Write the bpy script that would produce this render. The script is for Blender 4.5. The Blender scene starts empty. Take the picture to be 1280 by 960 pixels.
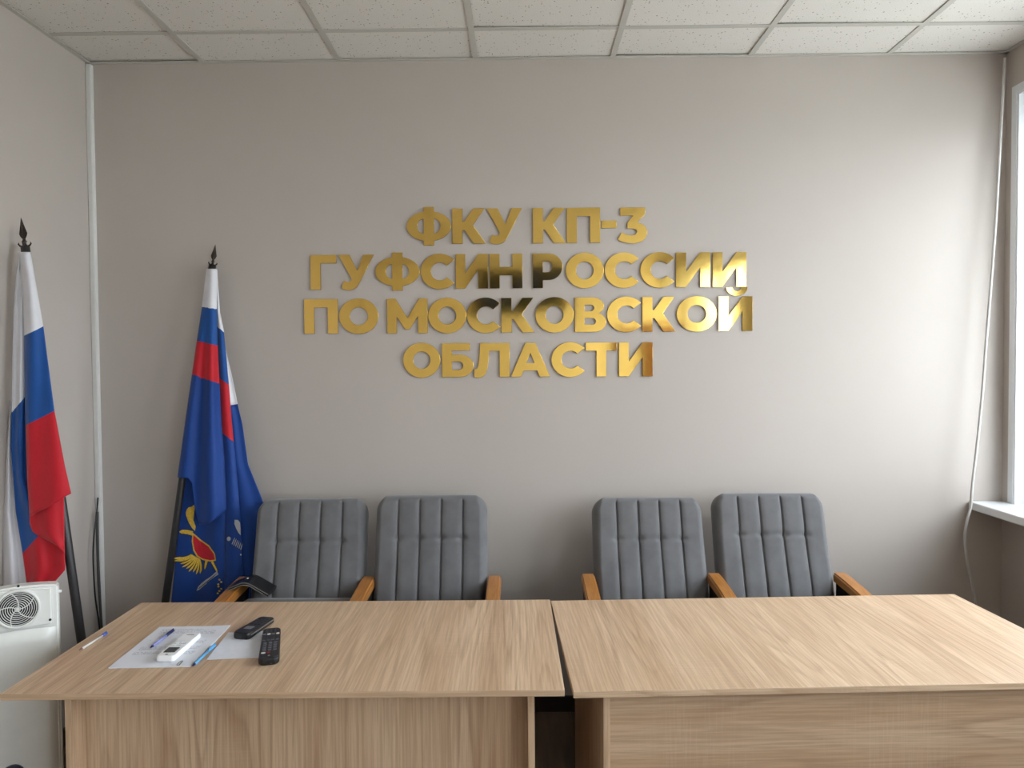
import bpy, bmesh, math, random
from mathutils import Vector, Matrix
random.seed(7)
scene = bpy.context.scene
PI = math.pi

# ------------------------------------------------------------------ camera
FPX = 921.4                       # focal length in pixels of the 1280x960 frame
CAMZ = 1.5585
PITCH, YAW, ROLL = -0.0275, 0.0100, -0.0075
def rot3(p, y, r):
    Ry = Matrix(((math.cos(y), math.sin(y), 0), (-math.sin(y), math.cos(y), 0), (0, 0, 1)))
    Rx = Matrix(((1, 0, 0), (0, math.cos(p), math.sin(p)), (0, -math.sin(p), math.cos(p))))
    Rr = Matrix(((math.cos(r), 0, math.sin(r)), (0, 1, 0), (-math.sin(r), 0, math.cos(r))))
    return Rr @ Rx @ Ry
RC = rot3(PITCH, YAW, ROLL)
cam_d = bpy.data.cameras.new('camera')
cam_d.sensor_fit = 'HORIZONTAL'; cam_d.sensor_width = 36.0
cam_d.lens = FPX / 1280 * 36.0
cam_d.clip_start = 0.02
cam = bpy.data.objects.new('camera', cam_d)
scene.collection.objects.link(cam)
right, fwd, up = RC[0], RC[1], RC[2]
M = Matrix.Identity(4)
for i in range(3):
    M[i][0] = right[i]; M[i][1] = up[i]; M[i][2] = -fwd[i]
M[2][3] = CAMZ
cam.matrix_world = M
scene.camera = cam

# ------------------------------------------------------------------ world, exposure
world = bpy.data.worlds.new('overcast_sky'); scene.world = world
world.use_nodes = True
bgn = world.node_tree.nodes['Background']
bgn.inputs[0].default_value = (0.825, 0.92, 1.0, 1)
bgn.inputs[1].default_value = 9.0
scene.view_settings.view_transform = 'Standard'
scene.view_settings.look = 'None'
scene.view_settings.gamma = 1.0
scene.view_settings.use_curve_mapping = False
scene.view_settings.exposure = 0.28

# room dimensions (metres; the camera stands at x = y = 0)
XL, XR = -1.893, 2.1344
YB, YR = 3.2713, -3.45
ZC = 2.8925
ZD = 0.75
WINDOWS = [(0.50, 3.195, 0.93, 2.70), (-3.36, -0.36, 0.93, 2.70)]   # y0, y1, z0, z1
WALLT = 0.27
def window_portal(y0, y1, z0, z1):
    l = bpy.data.lights.new('window_daylight', 'AREA')
    l.shape = 'RECTANGLE'; l.size = z1 - z0; l.size_y = y1 - y0
    l.cycles.is_portal = True
    o = bpy.data.objects.new('window_daylight', l)
    o.location = (XR + WALLT - .01, (y0 + y1) / 2, (z0 + z1) / 2)
    o.rotation_euler = (0, PI / 2, 0)
    scene.collection.objects.link(o)
for wdw in WINDOWS: window_portal(*wdw)

# ------------------------------------------------------------------ helpers
C = scene.collection
def ray(px, py):
    v = Vector(((px - 640) / FPX, 1.0, -(py - 480) / FPX))
    return RC.transposed() @ v
def at(px, py, Y):                # point of the room at distance Y seen at that pixel
    d = ray(px, py); t = Y / d.y
    return Vector((d.x * t, Y, CAMZ + d.z * t))
def atz(px, py, z):
    d = ray(px, py); t = (z - CAMZ) / d.z
    return Vector((d.x * t, d.y * t, z))

def tag(o, label=None, cat=None, group=None, kind=None):
    if label: o['label'] = label
    if cat: o['category'] = cat
    if group: o['group'] = group
    if kind: o['kind'] = kind
    return o
def mesh_obj(name, me, mat=None, parent=None, smooth=False):
    o = bpy.data.objects.new(name, me); C.objects.link(o)
    if mat is not None and not me.materials: me.materials.append(mat)
    if parent: o.parent = parent
    if smooth:
        for p in me.polygons: p.use_smooth = True
    return o
def obj(name, bm, mat=None, parent=None, smooth=False, loc=None, rot=None):
    me = bpy.data.meshes.new(name)
    bmesh.ops.recalc_face_normals(bm, faces=bm.faces)
    bm.to_mesh(me); bm.free()
    o = mesh_obj(name, me, mat, parent, smooth)
    if loc is not None: o.location = loc
    if rot is not None: o.rotation_euler = rot
    return o
def empty(name, loc=(0, 0, 0), rz=0.0):
    o = bpy.data.objects.new(name, None); C.objects.link(o)
    o.empty_display_size = 0.05
    o.location = loc; o.rotation_euler = (0, 0, rz)
    return o
def add_box(bm, x0, x1, y0, y1, z0, z1, bev=0.0, seg=2):
    r = bmesh.ops.create_cube(bm, size=1)
    for v in r['verts']:
        v.co = Vector((x0 + (v.co.x + .5) * (x1 - x0), y0 + (v.co.y + .5) * (y1 - y0), z0 + (v.co.z + .5) * (z1 - z0)))
    if bev > 0:
        es = list({e for v in r['verts'] for e in v.link_edges})
        bmesh.ops.bevel(bm, geom=es, offset=bev, segments=seg, affect='EDGES', profile=0.5)
    return bm
def box(x0, x1, y0, y1, z0, z1, bev=0.0, seg=2):
    return add_box(bmesh.new(), x0, x1, y0, y1, z0, z1, bev, seg)
def add_tube(bm, pts, rad, n=10, cap=True):
    """swept round tube through points; rad a number or list"""
    pts = [Vector(p) for p in pts]
    rads = rad if isinstance(rad, (list, tuple)) else [rad] * len(pts)
    rings = []; ref = None
    for i, p in enumerate(pts):
        d = (pts[min(i + 1, len(pts) - 1)] - pts[max(i - 1, 0)]).normalized()
        if ref is None:
            ref = Vector((0, 0, 1)) if abs(d.z) < 0.9 else Vector((1, 0, 0))
        a = (ref - d * ref.dot(d)).normalized(); b = d.cross(a); ref = a
        rings.append([bm.verts.new(p + (a * math.cos(2 * PI * k / n) + b * math.sin(2 * PI * k / n)) * rads[i]) for k in range(n)])
    for r0, r1 in zip(rings, rings[1:]):
        for k in range(n):
            bm.faces.new((r0[k], r0[(k + 1) % n], r1[(k + 1) % n], r1[k]))
    if cap:
        bm.faces.new(rings[0][::-1]); bm.faces.new(rings[-1])
    return bm
def tube(pts, rad, n=10): return add_tube(bmesh.new(), pts, rad, n)
def add_lathe(bm, prof, n=20, c=(0, 0, 0)):
    c = Vector(c); rings = []
    for r, z in prof:
        if r <= 1e-6: rings.append([bm.verts.new(c + Vector((0, 0, z)))])
        else: rings.append([bm.verts.new(c + Vector((r * math.cos(2 * PI * k / n), r * math.sin(2 * PI * k / n), z))) for k in range(n)])
    for a, b in zip(rings, rings[1:]):
        for k in range(n):
            k2 = (k + 1) % n
            if len(a) == 1 and len(b) == 1: continue
            if len(a) == 1: bm.faces.new((a[0], b[k], b[k2]))
            elif len(b) == 1: bm.faces.new((a[k], a[k2], b[0]))
            else: bm.faces.new((a[k], a[k2], b[k2], b[k]))
    for rg in (rings[0], rings[-1]):
        if len(rg) > 2: bm.faces.new(rg)
    return bm
def spline(pts, n=8):
    """Catmull-Rom through 3-D (or 2-D) points"""
    P = [Vector(p) for p in pts]; out = []
    for i in range(len(P) - 1):
        p0, p1, p2, p3 = P[max(i - 1, 0)], P[i], P[i + 1], P[min(i + 2, len(P) - 1)]
        for k in range(n):
            t = k / n
            out.append(0.5 * ((2 * p1) + (p2 - p0) * t + (2 * p0 - 5 * p1 + 4 * p2 - p3) * t * t + (3 * p1 - p0 - 3 * p2 + p3) * t ** 3))
    out.append(P[-1]); return out
def lerp_table(tab, y):
    """tab: list of (x, y) ordered by y -> x at y"""
    if y <= tab[0][1]: return tab[0][0]
    for (x0, y0), (x1, y1) in zip(tab, tab[1:]):
        if y <= y1: return x0 + (x1 - x0) * (y - y0) / (y1 - y0)
    return tab[-1][0]
def flat_curve_mesh(name, polys, extrude, bevel=0.0):
    """filled outline (holes allowed), given thickness, as a mesh"""
    cu = bpy.data.curves.new(name, 'CURVE'); cu.dimensions = '2D'; cu.fill_mode = 'BOTH'
    cu.extrude = extrude; cu.bevel_depth = bevel; cu.bevel_resolution = 1
    for pl in polys:
        s = cu.splines.new('POLY'); s.points.add(len(pl) - 1)
        for p, q in zip(s.points, pl): p.co = (q[0], q[1], 0, 1)
        s.use_cyclic_u = True
    tmp = bpy.data.objects.new('tmp', cu); C.objects.link(tmp)
    dg = bpy.context.evaluated_depsgraph_get()
    me = bpy.data.meshes.new_from_object(tmp.evaluated_get(dg))
    me.name = name
    bpy.data.objects.remove(tmp); bpy.data.curves.remove(cu)
    me.materials.clear()
    return me

# ------------------------------------------------------------------ materials
def srgb(r, g, b):
    f = lambda c: (c / 255 / 12.92) if c / 255 <= 0.04045 else ((c / 255 + 0.055) / 1.055) ** 2.4
    return (f(r), f(g), f(b), 1)
class Mat:
    def __init__(self, name):
        self.m = bpy.data.materials.new(name); self.m.use_nodes = True
        self.t = self.m.node_tree; self.b = self.t.nodes['Principled BSDF']
    def n(self, typ, **kw):
        nd = self.t.nodes.new(typ)
        for k, v in kw.items():
            if k.startswith('i_'): nd.inputs[k[2:].replace('_', ' ')].default_value = v
            else: setattr(nd, k, v)
        return nd
    def l(self, a, b): self.t.links.new(a, b)
    def coords(self, scale=(1, 1, 1), loc=(0, 0, 0), rot=(0, 0, 0), kind='Object'):
        tc = self.n('ShaderNodeTexCoord'); mp = self.n('ShaderNodeMapping')
        mp.inputs['Scale'].default_value = scale; mp.inputs['Location'].default_value = loc
        mp.inputs['Rotation'].default_value = rot
        self.l(tc.outputs[kind], mp.inputs['Vector']); return mp.outputs[0]
    def noise(self, vec, scale, detail=2, rough=.5, dist=0):
        nd = self.n('ShaderNodeTexNoise'); nd.inputs['Scale'].default_value = scale
        nd.inputs['Detail'].default_value = detail; nd.inputs['Roughness'].default_value = rough
        nd.inputs['Distortion'].default_value = dist
        if vec is not None: self.l(vec, nd.inputs['Vector'])
        return nd.outputs[0]
    def ramp(self, fac, stops, interp='LINEAR'):
        r = self.n('ShaderNodeValToRGB'); r.color_ramp.interpolation = interp
        e = r.color_ramp.elements
        while len(e) < len(stops): e.new(0.5)
        for k, (p, c) in zip(e, stops): k.position = p; k.color = c
        self.l(fac, r.inputs[0]); return r.outputs[0]
    def mix(self, fac, a, b, mode='MIX'):
        mx = self.n('ShaderNodeMix', data_type='RGBA', blend_type=mode)
        for sock, v in ((mx.inputs[0], fac), (mx.inputs[6], a), (mx.inputs[7], b)):
            if hasattr(v, 'links'): self.l(v, sock)
            else: sock.default_value = v
        return mx.outputs[2]
    def math(self, op, a, b=None):
        nd = self.n('ShaderNodeMath', operation=op)
        for s, v in ((nd.inputs[0], a), (nd.inputs[1], b)):
            if v is None: continue
            if hasattr(v, 'links'): self.l(v, s)
            else: s.default_value = v
        return nd.outputs[0]
    def bump(self, h, strength=.2, dist=.002):
        bp = self.n('ShaderNodeBump'); bp.inputs['Strength'].default_value = strength
        bp.inputs['Distance'].default_value = dist
        self.l(h, bp.inputs['Height']); self.l(bp.outputs[0], self.b.inputs['Normal'])
    def col(self, c):
        if hasattr(c, 'links'): self.l(c, self.b.inputs['Base Color'])
        else: self.b.inputs['Base Color'].default_value = c
    def set(self, rough=.5, metal=0, spec=.5, **kw):
        self.b.inputs['Roughness'].default_value = rough; self.b.inputs['Metallic'].default_value = metal
        self.b.inputs['Specular IOR Level'].default_value = spec
        for k, v in kw.items(): self.b.inputs[k.replace('_', ' ')].default_value = v
        return self
def plain(name, c, rough=.5, metal=0, spec=.5, var=0.06, vscale=30, bump=0.0, bscale=200):
    m = Mat(name); m.set(rough, metal, spec)
    v = m.coords()
    nz = m.noise(v, vscale, 3)
    d = tuple(x * (1 - var) for x in c[:3]) + (1,); e = tuple(min(1, x * (1 + var)) for x in c[:3]) + (1,)
    m.col(m.ramp(nz, [(.3, d), (.7, e)]))
    if bump: m.bump(m.noise(v, bscale, 2), bump, .001)
    return m.m
def wall_mat():
    m = Mat('wall_paint'); m.set(.62, spec=.35)
    v = m.coords()
    m.col(m.ramp(m.noise(v, 1.6, 3), [(.3, srgb(190, 180, 172)), (.7, srgb(194, 184, 176))]))
    m.bump(m.noise(v, 160, 3), .10, .001); return m.m
def wood_mat(name, axis, seed, base=((221, 191, 159), (204, 171, 138), (160, 125, 94)), rough=.40):
    m = Mat(name); m.set(rough, spec=.45)
    def sc(across, along): return {'X': (along, across, across), 'Y': (across, along, across), 'Z': (across, across, along)}[axis]
    off = (seed * 3.7, seed * 1.9, seed * 2.3)
    L_, M_, D_ = (srgb(*c) for c in base)
    bands = m.noise(m.coords(sc(13, .5), off), 1.0, 2)                       # broad tonal bands along the boards
    c0 = m.ramp(bands, [(.32, M_), (.62, L_)])
    figure = m.noise(m.coords(sc(6.5, .42), off), 1.0, 1, .4, .1)           # nested arches of the grain
    rings = m.math('FRACT', m.math('MULTIPLY', figure, 15.0))
    ringf = m.ramp(rings, [(0, (0, 0, 0, 1)), (.55, (.12, .12, .12, 1)), (.88, (.75, .75, .75, 1)), (1, (0, 0, 0, 1))])
    streak = m.noise(m.coords(sc(150, 4.0), off), 1.0, 3, .6)                # pores
    strf = m.ramp(streak, [(.42, (.85, .85, .85, 1)), (.60, (0, 0, 0, 1))])
    where = m.ramp(m.noise(m.coords(sc(5, 1.0), (seed, 3, 1)), 1.0, 1), [(.35, (.25, .25, .25, 1)), (.65, (1, 1, 1, 1))])
    f = m.math('ADD', m.math('MULTIPLY', m.math('MULTIPLY', ringf, where), .50), m.math('MULTIPLY', strf, .42))
    c1 = m.mix(m.math('MINIMUM', f, 1.0), c0, D_)
    saw = m.noise(m.coords(sc(9, 300), off), 1.0, 1)                         # faint sawn cross marks of the oak print
    patch = m.noise(m.coords((4, 4, 4), (seed, seed, 0)), 1.0, 1)
    g = m.math('MULTIPLY', m.ramp(saw, [(.5, (0, 0, 0, 1)), (.62, (1, 1, 1, 1))]), m.ramp(patch, [(.50, (0, 0, 0, 1)), (.68, (.11, .11, .11, 1))]))
    m.col(m.mix(g, c1, srgb(228, 206, 182)))
    m.bump(streak, .05, .0005); return m.m
def gold_mat():
    m = Mat('mirror_gold'); m.set(.075, 1.0)
    v = m.coords(kind='Object')
    m.col(srgb(245, 205, 114))
    m.bump(m.noise(v, 9, 2), .07, .004); return m.m
def fabric_mat(name, c, seed=0):
    m = Mat(name); m.set(.85, spec=.25, Sheen_Weight=.25, Sheen_Roughness=.4)
    v = m.coords((1, 1, 1), (seed, seed, seed))
    big = m.noise(v, 7, 4, .6)
    a = tuple(x * .82 for x in c[:3]) + (1,); b = tuple(x * 1.15 for x in c[:3]) + (1,)
    m.col(m.ramp(big, [(.3, a), (.7, b)]))
    m.bump(m.noise(v, 420, 2), .25, .0008); return m.m
def tile_mat():
    m = Mat('ceiling_tile'); m.set(.9, spec=.15)
    v = m.coords()
    vo = m.n('ShaderNodeTexVoronoi'); vo.inputs['Scale'].default_value = 85; m.l(v, vo.inputs['Vector'])
    sp = m.n('ShaderNodeSeparateColor'); m.l(vo.outputs['Color'], sp.inputs[0])
    sz = m.math('LESS_THAN', vo.outputs['Distance'], m.math('MULTIPLY', m.math('SUBTRACT', sp.outputs[0], .40), .48))
    basec = m.ramp(m.noise(v, 300, 2), [(.3, srgb(226, 221, 214)), (.7, srgb(240, 235, 229))])
    m.col(m.mix(sz, basec, srgb(168, 161, 152)))
    m.bump(m.math('SUBTRACT', m.noise(v, 220, 2), m.math('MULTIPLY', sz, .8)), .35, .002); return m.m
def floor_mat():
    m = Mat('dark_laminate'); m.set(.45)
    info = m.n('ShaderNodeObjectInfo')
    v = m.coords((8, .8, 8))
    cm = m.n('ShaderNodeVectorMath', operation='ADD'); m.l(v, cm.inputs[0]); m.l(info.outputs['Location'], cm.inputs[1])
    nz = m.noise(cm.outputs[0], 3, 5, .6, .4)
    m.col(m.ramp(nz, [(.3, srgb(72, 55, 43)), (.55, srgb(96, 76, 60)), (.75, srgb(116, 95, 77))]))
    m.bump(nz, .08, .001); return m.m
def glass_mat():
    m = bpy.data.materials.new('window_glass'); m.use_nodes = True
    t = m.node_tree; t.nodes.clear()
    o = t.nodes.new('ShaderNodeOutputMaterial'); tr = t.nodes.new('ShaderNodeBsdfTransparent')
    gl = t.nodes.new('ShaderNodeBsdfGlossy'); gl.inputs['Roughness'].default_value = .01
    mx = t.nodes.new('ShaderNodeMixShader'); lw = t.nodes.new('ShaderNodeLayerWeight'); lw.inputs[0].default_value = .5
    pw = t.nodes.new('ShaderNodeMath'); pw.operation = 'POWER'; pw.inputs[1].default_value = 5.0; t.links.new(lw.outputs['Facing'], pw.inputs[0])
    fr = t.nodes.new('ShaderNodeMath'); fr.operation = 'MULTIPLY_ADD'; fr.inputs[1].default_value = .9; fr.inputs[2].default_value = .04; t.links.new(pw.outputs[0], fr.inputs[0])
    t.links.new(fr.outputs[0], mx.inputs[0]); t.links.new(tr.outputs[0], mx.inputs[1]); t.links.new(gl.outputs[0], mx.inputs[2])
    t.links.new(mx.outputs[0], o.inputs[0]); return m
def stripes_mat(name, stops):
    """woven flag: stripe colours read from the sewn coordinate stored in the UV map"""
    m = Mat(name); m.set(.62, spec=.3, Sheen_Weight=.2)
    uv = m.n('ShaderNodeUVMap'); uv.uv_map = 'stripe'
    sp = m.n('ShaderNodeSeparateXYZ'); m.l(uv.outputs[0], sp.inputs[0])
    c = m.ramp(sp.outputs['Y'], stops, 'CONSTANT')
    v = m.coords()
    m.col(m.mix(.10, c, m.ramp(m.noise(v, 14, 3), [(.35, (.25, .25, .25, 1)), (.7, (.9, .9, .9, 1))]), 'MULTIPLY'))
    m.bump(m.noise(v, 35, 3), .25, .004)
    return m.m
def paper_mat(name, lines, seed):
    m = Mat(name); m.set(.8, spec=.2)
    v = m.coords((1, 1, 1), (seed, seed * .7, 0))
    base = srgb(226, 228, 236)
    if not lines: m.col(m.ramp(m.noise(v, 60, 2), [(.3, srgb(222, 224, 232)), (.7, base)])); return m.m
    sp = m.n('ShaderNodeSeparateXYZ'); m.l(m.coords(), sp.inputs[0])
    row = m.math('FRACT', m.math('MULTIPLY', sp.outputs['Y'], 130.0))
    inrow = m.math('LESS_THAN', row, .45)
    words = m.math('GREATER_THAN', m.noise(m.coords((260, 130, 1), (seed, 0, 0)), 1.0, 1), .47)
    para = m.math('GREATER_THAN', m.noise(m.coords((3, 26, 1), (seed, 2, 0)), 1.0, 1), .46)
    inx = m.math('MULTIPLY', m.math('GREATER_THAN', sp.outputs['X'], .02), m.math('LESS_THAN', sp.outputs['X'], .19))
    iny = m.math('GREATER_THAN', sp.outputs['Y'], .085)
    f = m.math('MULTIPLY', m.math('MULTIPLY', inrow, words), m.math('MULTIPLY', para, m.math('MULTIPLY', inx, iny)))
    m.col(m.mix(m.math('MULTIPLY', f, .55), base, srgb(105, 108, 122))); return m.m

WALL = wall_mat()
GOLD = gold_mat()
GOLD_EDGE = plain('letter_edge', srgb(120, 88, 40), .4, .6)
WHITE_PVC = plain('white_plastic', srgb(232, 234, 236), .35, var=.01)
GREY_WHITE = plain('duct_plastic', srgb(224, 222, 218), .45, var=.02)
TILE = tile_mat()
GRID = plain('ceiling_grid_paint', srgb(202, 198, 190), .5, var=.02)
FLOOR = floor_mat()
DARKBASE = plain('dark_skirting', srgb(52, 42, 36), .5)
GLASS = glass_mat()
FABRIC = fabric_mat('grey_velour', srgb(112, 111, 112))
ARMWOOD = wood_mat('varnished_wood', 'Y', 5.0, ((196, 136, 70), (178, 116, 52), (142, 86, 36)), .28)
BLACKMETAL = plain('black_metal', srgb(34, 33, 34), .45, .3)
BLACKPL = plain('black_plastic', srgb(22, 22, 24), .38)
LEATHER = plain('black_leather', srgb(20, 20, 23), .36, bump=.2, bscale=300)
POLE = plain('dark_flagpole', srgb(58, 56, 56), .42, .2, bump=.05)
BRONZE = plain('finial_bronze', srgb(72, 62, 56), .38, .75)

# ------------------------------------------------------------------ the room
def wall_right():
    bm = bmesh.new()
    ys = sorted({YR, YB, *[w[0] for w in WINDOWS], *[w[1] for w in WINDOWS]})
    zs = sorted({0.0, 3.05, *[w[2] for w in WINDOWS], *[w[3] for w in WINDOWS]})
    for a, b in zip(ys, ys[1:]):
        for c, d in zip(zs, zs[1:]):
            ym, zm = (a + b) / 2, (c + d) / 2
            if any(w[0] < ym < w[1] and w[2] < zm < w[3] for w in WINDOWS): continue
            add_box(bm, XR, XR + WALLT, a, b, c, d)
    bmesh.ops.remove_doubles(bm, verts=bm.verts, dist=1e-5)
    # drop the inner faces that two neighbouring blocks share
    seen = {}
    for f in bm.faces:
        k = tuple(round(x, 4) for x in f.calc_center_median()); seen.setdefault(k, []).append(f)
    bmesh.ops.delete(bm, geom=[f for fs in seen.values() if len(fs) > 1 for f in fs], context='FACES')
    return obj('wall_right', bm, WALL)
tag(wall_right(), kind='structure', label='grey painted wall on the right with the windows')
tag(obj('wall_back', box(XL - .2, XR + WALLT, YB, YB + .2, -.1, 3.05), WALL), kind='structure', label='grey painted wall behind the chairs and gold letters')
tag(obj('wall_left', box(XL - .2, XL, YR, YB, -.1, 3.05), WALL), kind='structure', label='grey painted wall on the left')
tag(obj('wall_rear', box(XL - .2, XR + WALLT, YR - .2, YR, -.1, 3.05), plain('cream_paint', srgb(238, 231, 216), .7, var=.01)), kind='structure', label='cream painted wall behind the camera')

floor = tag(obj('floor', box(XL, XR, YR, YB, -.1, -.012), DARKBASE), kind='structure', label='dark laminate floor')
PW, PL = .192, 1.29
pl_me = None
row = 0; x = XL
while x < XR - .01:
    w = min(PW, XR - x)
    y = YR - (row * .43) % PL
    while y < YB - .01:
        y0, y1 = max(y, YR), min(y + PL, YB)
        if y1 - y0 > .02:
            full = abs(w - PW) < 1e-6 and abs((y1 - y0) - PL) < 1e-6
            if full and pl_me is not None:
                o = mesh_obj('plank', pl_me, None, floor)
            else:
                o = obj('plank', box(.0006, w - .0006, .0006, y1 - y0 - .0006, 0, .0118, .0006, 1), FLOOR, floor)
                if full: pl_me = o.data
            o.location = (x, y0, -.012)
        y += PL
    x += PW; row += 1

ceiling = tag(obj('ceiling', box(XL, XR, YR, YB, 2.99, 3.05), plain('slab_grey', srgb(120, 118, 114), .9)), kind='structure', label='suspended tiled ceiling')
X0, Y1, MOD = -1.3825, YB - .2916, .6
xs = [XL] + [X0 + MOD * i for i in range(6)] + [XR]
ys = [YB]; y = Y1
while y > YR + .02: ys.append(y); y -= MOD
ys.append(YR)
tile_cache = {}
TB = ZC + .004
for j in range(len(ys) - 1):
    for i in range(len(xs) - 1):
        w, d = xs[i + 1] - xs[i], ys[j] - ys[j + 1]
        k = (round(w, 3), round(d, 3))
        if k not in tile_cache:
            o = obj('ceiling_tile', box(-w / 2 + .003, w / 2 - .003, -d / 2 + .003, d / 2 - .003, 0, .014, .0015, 1), TILE, ceiling)
            tile_cache[k] = o.data
        else: o = mesh_obj('ceiling_tile', tile_cache[k], None, ceiling)
        o.location = ((xs[i] + xs[i + 1]) / 2, (ys[j] + ys[j + 1]) / 2, TB)
        # a few tiles sit crooked in the grid, leaving dark slits
        if (i, j) in ((4, 0), (5, 1), (0, 0), (3, 1)): o.rotation_euler = (0.006 if j == 0 else -.004, .009 if i != 0 else -.004, 0); o.location.z += .005
        elif random.random() < .3: o.location.z += random.uniform(0, .003)
for xg in xs[1:-1]:
    o = obj('grid_runner', box(-.012, .012, YR, YB, 0, .0035), GRID, ceiling); o.location = (xg, 0, ZC)
    add = obj('runner_web', box(-.001, .001, YR, YB, 0, .035), GRID, o); add.location = (0, 0, .0035)
for yg in ys[1:-1]:
    for i in range(len(xs) - 1):
        o = obj('grid_cross_bar', box(xs[i] + .012, xs[i + 1] - .012, -.012, .012, 0, .0035), GRID, ceiling); o.location = (0, yg, ZC + .0002)
for nm, b in (('back', (XL, XR, YB - .02, YB, 0, .003)), ('left', (XL, XL + .02, YR, YB, 0, .003)), ('right', (XR - .02, XR, YR, YB, 0, .003)), ('rear', (XL, XR, YR, YR + .02, 0, .003))):
    o = obj('edge_angle', box(*b), GRID, ceiling); o.location = (0, 0, ZC - .001)

for nm, b in (('back', (XL + .03, XR, YB - .016, YB, 0, .07)), ('left', (XL, XL + .016, YR, YB, 0, .07)), ('right', (XR - .016, XR, YR, YB, 0, .07)), ('rear', (XL, XR, YR, YR + .016, 0, .07))):
    tag(obj('baseboard_' + nm, box(*b, bev=.004), DARKBASE), kind='structure', label='dark skirting board')

def make_window(n, y0, y1, z0, z1):
    root = empty('window_%d' % n, (XR, (y0 + y1) / 2, z0))
    tag(root, 'white plastic window with sill on the right wall', kind='structure')
    W, H = (y1 - y0), z1 - z0
    a, b = -W / 2, W / 2
    RE = .15                                      # depth of the reveal
    for nm, bx in (('reveal_panel', (-.004, RE, a, a + .012, 0, H)), ('reveal_panel', (-.004, RE, b - .012, b, 0, H)), ('reveal_panel', (-.004, RE, a + .012, b - .012, H - .012, H))):
        obj(nm, box(*bx), WHITE_PVC, root)
    # flat trim on the wall face round the opening
    for bx in ((-.008, 0, a - .03, a + .004, 0, H + .03), (-.008, 0, b - .004, b + .03, 0, H + .03), (-.008, 0, a + .004, b - .004, H - .004, H + .03)):
        obj('trim_strip', box(*bx, bev=.002), WHITE_PVC, root)
    X = RE
    fr = bmesh.new(); F = .06
    for bx in ((X, X + .07, a, a + F, 0, H), (X, X + .07, b - F, b, 0, H), (X, X + .07, a + F, b - F, 0, F), (X, X + .07, a + F, b - F, H - F, H)):
        add_box(fr, *bx, bev=.004)
    fo = obj('frame', fr, WHITE_PVC, root)
    nb = 3 if n == 1 else 2
    inner = (W - 2 * F)
    for k in range(1, nb):
        yy = a + F + inner * k / nb
        obj('mullion', box(X, X + .07, yy - .04, yy + .04, F, H - F, bev=.004), WHITE_PVC, root)
    for k in range(nb):
        ya = a + F + inner * k / nb + (.04 if k else 0); yb = a + F + inner * (k + 1) / nb - (.04 if k < nb - 1 else 0)
        sb = bmesh.new(); S = .045
        for bx in ((X - .01, X + .05, ya, ya + S, F, H - F), (X - .01, X + .05, yb - S, yb, F, H - F), (X - .01, X + .05, ya + S, yb - S, F, F + S), (X - .01, X + .05, ya + S, yb - S, H - F - S, H - F)):
            add_box(sb, *bx, bev=.004)
        so = obj('sash', sb, WHITE_PVC, root)
        obj('pane', box(X + .018, X + .024, ya + S, yb - S, F + S, H - F - S), GLASS, so)
        obj('handle', box(X - .045, X - .012, ya + S * .3, ya + S * .7, H * .45, H * .45 + .12, bev=.004), WHITE_PVC, so)
    e1 = min(YB - (y0 + y1) / 2, b + .10) if n == 1 else b + .08
    obj('sill', box(-.15, RE, a - .06, e1 - .001, -.030, .006, bev=.006, seg=3), WHITE_PVC, root)
    return root
for n, w in enumerate(WINDOWS, 1): make_window(n, *w)

g = tag(obj('ground', box(-60, 120, -90, 90, -1.5, -1.4), plain('pale_pavement', srgb(192, 192, 186), .9, vscale=.5, var=.1)), kind='structure', label='open pavement outside the windows')

# a plain wooden door in the wall behind the camera
door = empty('door_1', (1.74, YR, 0)); tag(door, 'brown wooden door behind the camera', kind='structure')
BROWN = wood_mat('brown_door', 'Z', 9.0, ((134, 88, 52), (116, 72, 40), (92, 55, 30)), .4)
obj('leaf', box(-.34, .34, .0, .045, 0.01, 2.02, .003), BROWN, door)
for bx in ((-.38, -.34, 0, .03, 0, 2.06), (.34, .38, 0, .03, 0, 2.06), (-.34, .34, 0, .03, 2.02, 2.06)):
    obj('door_casing', box(*bx, bev=.003), BROWN, door)
obj('handle', tube([(-.28, .045, 1.0), (-.28, .09, 1.0), (-.17, .09, 1.0)], .009, 8), BLACKMETAL, door)

# ------------------------------------------------------------------ wall-mounted television opposite (seen mirrored in the letters)
tv = empty('television', (0.06, YR, 2.13)); tag(tv, 'black flat television hung high on the wall behind the camera', 'television')
obj('mount', box(-.2, .2, 0, .05, .2, .45), BLACKMETAL, tv)
obj('casing', box(-.565, .565, .05, .095, 0, .66, .008), BLACKPL, tv)
sm = Mat('tv_picture'); sm.set(.12, spec=.5)
vv = sm.coords((1, 1, 1))
pict = sm.ramp(sm.noise(vv, 3.2, 1), [(.34, srgb(20, 60, 150)), (.41, srgb(8, 8, 10)), (.57, srgb(10, 12, 14)), (.60, srgb(20, 140, 40)), (.65, srgb(8, 8, 9)), (.74, srgb(170, 60, 30))])
sm.col(srgb(6, 6, 7)); sm.l(pict, sm.b.inputs['Emission Color']); sm.b.inputs['Emission Strength'].default_value = .35
obj('screen', box(-.55, .55, .0955, .097, .02, .645), sm.m, tv)

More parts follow.
